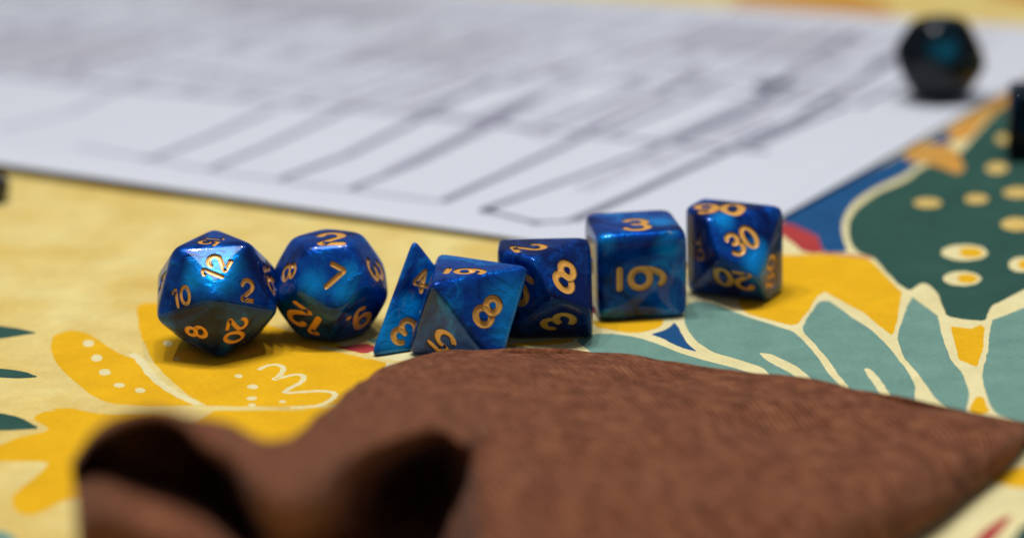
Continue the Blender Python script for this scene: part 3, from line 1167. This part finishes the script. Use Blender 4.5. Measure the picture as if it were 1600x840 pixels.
# ------------------------------------------------------------------ brown cloth bag
cols = [
    # (from the back ridge down to the front), each (picture x, picture y, height)
    [(112, 722, 19), (112, 734, 20), (113, 742, 19), (114, 750, 19), (116, 780, 21), (120, 850, 18), (125, 930, 6)],
    [(150, 668, 24), (148, 684, 27), (158, 712, 15), (162, 730, 13), (156, 752, 23), (155, 815, 22), (160, 930, 10)],
    [(222, 637, 27), (222, 652, 31), (238, 690, 11), (244, 735, 9), (232, 770, 22), (220, 835, 22), (215, 940, 10)],
    [(285, 642, 26), (278, 660, 30), (300, 710, 10), (318, 760, 6), (322, 806, 20), (315, 865, 21), (300, 950, 10)],
    [(355, 662, 23), (322, 696, 29), (345, 745, 13), (365, 796, 6), (385, 842, 14), (395, 900, 17), (390, 960, 9)],
    [(430, 689, 21), (400, 715, 26), (404, 755, 29), (420, 800, 27), (440, 834, 20), (460, 875, 7), (460, 960, 4)],
    [(505, 642, 16), (497, 690, 22), (490, 742, 27), (494, 790, 25), (506, 822, 16), (520, 870, 4), (530, 960, 3)],
    [(560, 598, 11), (564, 655, 18), (560, 706, 23), (566, 758, 13), (578, 805, 5), (590, 860, 3), (590, 960, 3)],
    [(625, 567, 8), (628, 625, 15), (636, 680, 21), (640, 730, 7), (642, 780, 3), (645, 850, 3), (640, 960, 3)],
    [(682, 552, 6), (684, 608, 13), (688, 670, 19), (690, 716, 8), (688, 765, 4), (684, 850, 3), (680, 960, 3)],
    [(730, 549, 5.5), (732, 602, 11.5), (730, 682, 17), (724, 722, 13), (718, 768, 9), (712, 845, 8), (708, 958, 4)],
    [(790, 548, 5), (786, 600, 9.5), (780, 655, 13), (768, 712, 15), (760, 775, 15.5), (756, 845, 15), (758, 960, 11)],
    [(880, 549, 4.5), (875, 605, 8.5), (870, 660, 11.5), (865, 715, 13), (860, 775, 14), (858, 845, 14), (860, 960, 11)],
    [(1010, 562, 4.5), (1010, 615, 8), (1005, 665, 10.5), (1000, 720, 12), (995, 780, 13), (992, 845, 12), (990, 960, 10)],
    [(1180, 586, 4.5), (1175, 630, 7), (1170, 680, 9), (1165, 735, 10.5), (1160, 790, 10.5), (1155, 850, 9), (1150, 950, 6)],
    [(1340, 610, 4.5), (1335, 648, 6.5), (1332, 690, 8), (1325, 735, 8.5), (1318, 790, 9), (1308, 840, 7), (1290, 905, 3)],
    [(1480, 634, 5), (1478, 660, 6), (1475, 690, 7), (1468, 722, 7), (1455, 758, 6), (1440, 790, 5), (1420, 825, 3)],
    [(1575, 650, 4), (1574, 664, 4.5), (1570, 680, 4.5), (1564, 697, 4.5), (1555, 716, 4), (1545, 735, 3), (1530, 760, 2)],
    [(1612, 660, 3), (1612, 664, 3), (1611, 669, 3), (1609, 674, 2.8), (1607, 679, 2.5), (1604, 685, 2), (1600, 694, 1.2)],
]
grid = []
for c in cols:
    P = [on_table(*p) for p in c]
    tail = P[0]
    z0 = tail[2]
    back = [np.array([tail[0], tail[1] + 1.2, max(z0 * .35, .2)]), np.array([tail[0], tail[1] + 1.0, z0 * .8])]
    end = P[-1]
    under = [np.array([end[0], end[1] + 1.5, max(end[2] * .45, .25)]), np.array([end[0], end[1] + 6, .15])]
    grid.append([np.array([tail[0], tail[1] - 2, .1])] + back + P + under)
G = np.array(grid)                       # columns x rows x 3


def catmull(P, n):
    """Resample along axis 0 with a centripetal-like Catmull-Rom, n steps per span."""
    out = []
    m = len(P)
    for i in range(m - 1):
        p0, p1, p2, p3 = P[max(i - 1, 0)], P[i], P[i + 1], P[min(i + 2, m - 1)]
        for k in range(n):
            t = k / n
            out.append(.5 * ((2 * p1) + (p2 - p0) * t + (2 * p0 - 5 * p1 + 4 * p2 - p3) * t * t + (3 * p1 - p0 - 3 * p2 + p3) * t ** 3))
    out.append(P[-1])
    return np.array(out)


G = catmull(G, 14)
G = np.swapaxes(catmull(np.swapaxes(G, 0, 1), 12), 0, 1)
nc, nr = G.shape[:2]
from mathutils import noise as mn
du = np.gradient(G, axis=0); dv = np.gradient(G, axis=1)
nn = np.cross(du, dv); nn /= np.linalg.norm(nn, axis=-1)[..., None] + 1e-9
if nn[nc // 2, nr // 2, 2] < 0: nn = -nn
B = G.copy()
for i in range(nc):
    for j in range(nr):
        p = Vector(G[i, j])
        a = (mn.fractal(p / 19.0, 1.0, 2.0, 3) * 0.8 + mn.noise(Vector((p.x / 34 + p.y / 14, p.y / 40 - p.x / 60, 3.7))) * 0.7) + mn.noise(p / 5.5) * 0.10
        fade = min(1, min(j, nr - 1 - j) / 20) * min(1, min(i, nc - 1 - i) / 14)
        B[i, j] = G[i, j] + nn[i, j] * a * fade
        if B[i, j, 2] < 0.12: B[i, j, 2] = 0.12
verts = B.reshape(-1, 3)
faces = [(i * nr + j, i * nr + j + 1, (i + 1) * nr + j + 1, (i + 1) * nr + j) for i in range(nc - 1) for j in range(nr - 1)]


def bag_material():
    N = Nodes('brown_woven_cloth')
    uv = N.new('ShaderNodeUVMap'); uv.uv_map = 'weave'
    def vec(scale, rot):
        mp = N.new('ShaderNodeMapping')
        mp.inputs['Scale'].default_value = scale
        mp.inputs['Rotation'].default_value = (0, 0, rot)
        N.link(uv.outputs[0], mp.inputs[0])
        return mp.outputs[0]
    v0 = vec((1, 1, 1), 0)
    wob = N.new('ShaderNodeTexNoise'); wob.inputs['Scale'].default_value = 0.9; wob.inputs['Detail'].default_value = 3
    N.link(v0, wob.inputs['Vector'])
    wv = N.new('ShaderNodeVectorMath', operation='MULTIPLY_ADD')
    N.link(wob.outputs['Color'], wv.inputs[0]); wv.inputs[1].default_value = (.35, .35, 0); N.link(v0, wv.inputs[2])
    sep = N.new('ShaderNodeSeparateXYZ'); N.link(wv.outputs[0], sep.inputs[0])
    u_, v_ = sep.outputs[0], sep.outputs[1]
    s1 = N.math('SINE', N.math('MULTIPLY', N.math('SUBTRACT', v_, N.math('MULTIPLY', u_, 2.4)), 2 * math.pi / 3.1))
    s2 = N.math('SINE', N.math('MULTIPLY', N.math('ADD', u_, N.math('MULTIPLY', v_, 0.25)), 2 * math.pi / 1.15))
    worn = N.math('MULTIPLY_ADD', N.noise(v0, 0.22, 3, 0.6), 2.4, -0.65)            # the rib is rubbed away in places
    worn = N.math('MINIMUM', N.math('MAXIMUM', worn, 0.15), 1.0)
    edge = N.new('ShaderNodeMapRange'); N.link(v_, edge.inputs[0])
    for k, q in enumerate((11.0, 24.0, 0.3, 1.0)): edge.inputs[k + 1].default_value = q
    s1 = N.math('MULTIPLY', s1, N.math('MULTIPLY', worn, edge.outputs[0]))
    n1 = N.noise(vec((0.55, 1.0, 1), -1.18), 0.75, 3, 0.65)
    n2 = N.noise(v0, 0.13, 4, 0.6)
    h = N.math('ADD', N.math('MULTIPLY_ADD', N.math('MULTIPLY', s1, s2), .16, .5), N.math('MULTIPLY', N.math('SUBTRACT', n1, .5), 1.15))
    n4 = N.noise(vec((0.25, 0.4, 1), -1.18), 0.7, 3, 0.6)
    h = N.math('ADD', h, N.math('MULTIPLY', s1, 0.34))
    h = N.math('ADD', h, N.math('MULTIPLY', N.math('SUBTRACT', n4, .5), 0.75))
    c = N.ramp(h, [(0.08, (0.040, 0.012, 0.004, 1)), (0.5, (0.172, 0.057, 0.025, 1)), (0.92, (0.40, 0.17, 0.085, 1))])
    c2 = N.mix(N.ramp(n2, [(.35, (0, 0, 0, 1)), (.7, (1, 1, 1, 1))]), c, N.mix(1.0, c, (0.80, 0.74, 0.68, 1), 'MULTIPLY'))
    N.link(c2, N.bsdf.inputs['Base Color'])
    N.set(Roughness=0.95, Specular_IOR_Level=0.1, Sheen_Weight=0.06, Sheen_Roughness=0.5)
    N.link(N.bump(h, 0.7, 0.0003), N.bsdf.inputs['Normal'])
    return N.m


bag = link_mesh('cloth_bag', verts, faces, [bag_material()], smooth=True)
uvl = bag.data.uv_layers.new(name='weave')
# lengths along the cloth in mm, so that threads keep their width over the folds
lu = np.concatenate([[0], np.cumsum(np.linalg.norm(np.diff(G[:, nr // 3], axis=0), axis=1))])
lvv = np.concatenate([np.zeros((nc, 1)), np.cumsum(np.linalg.norm(np.diff(G, axis=1), axis=2), axis=1)], 1)
uvs = np.zeros((len(bag.data.loops), 2))
li = np.zeros(len(bag.data.loops), int); bag.data.loops.foreach_get('vertex_index', li)
uvs[:, 0] = lu[li // nr]
uvs[:, 1] = lvv[li // nr, li % nr]
uvl.data.foreach_set('uv', uvs.ravel())
tag(bag, 'crumpled brown woven cloth bag lying in front of the blue dice', 'bag')
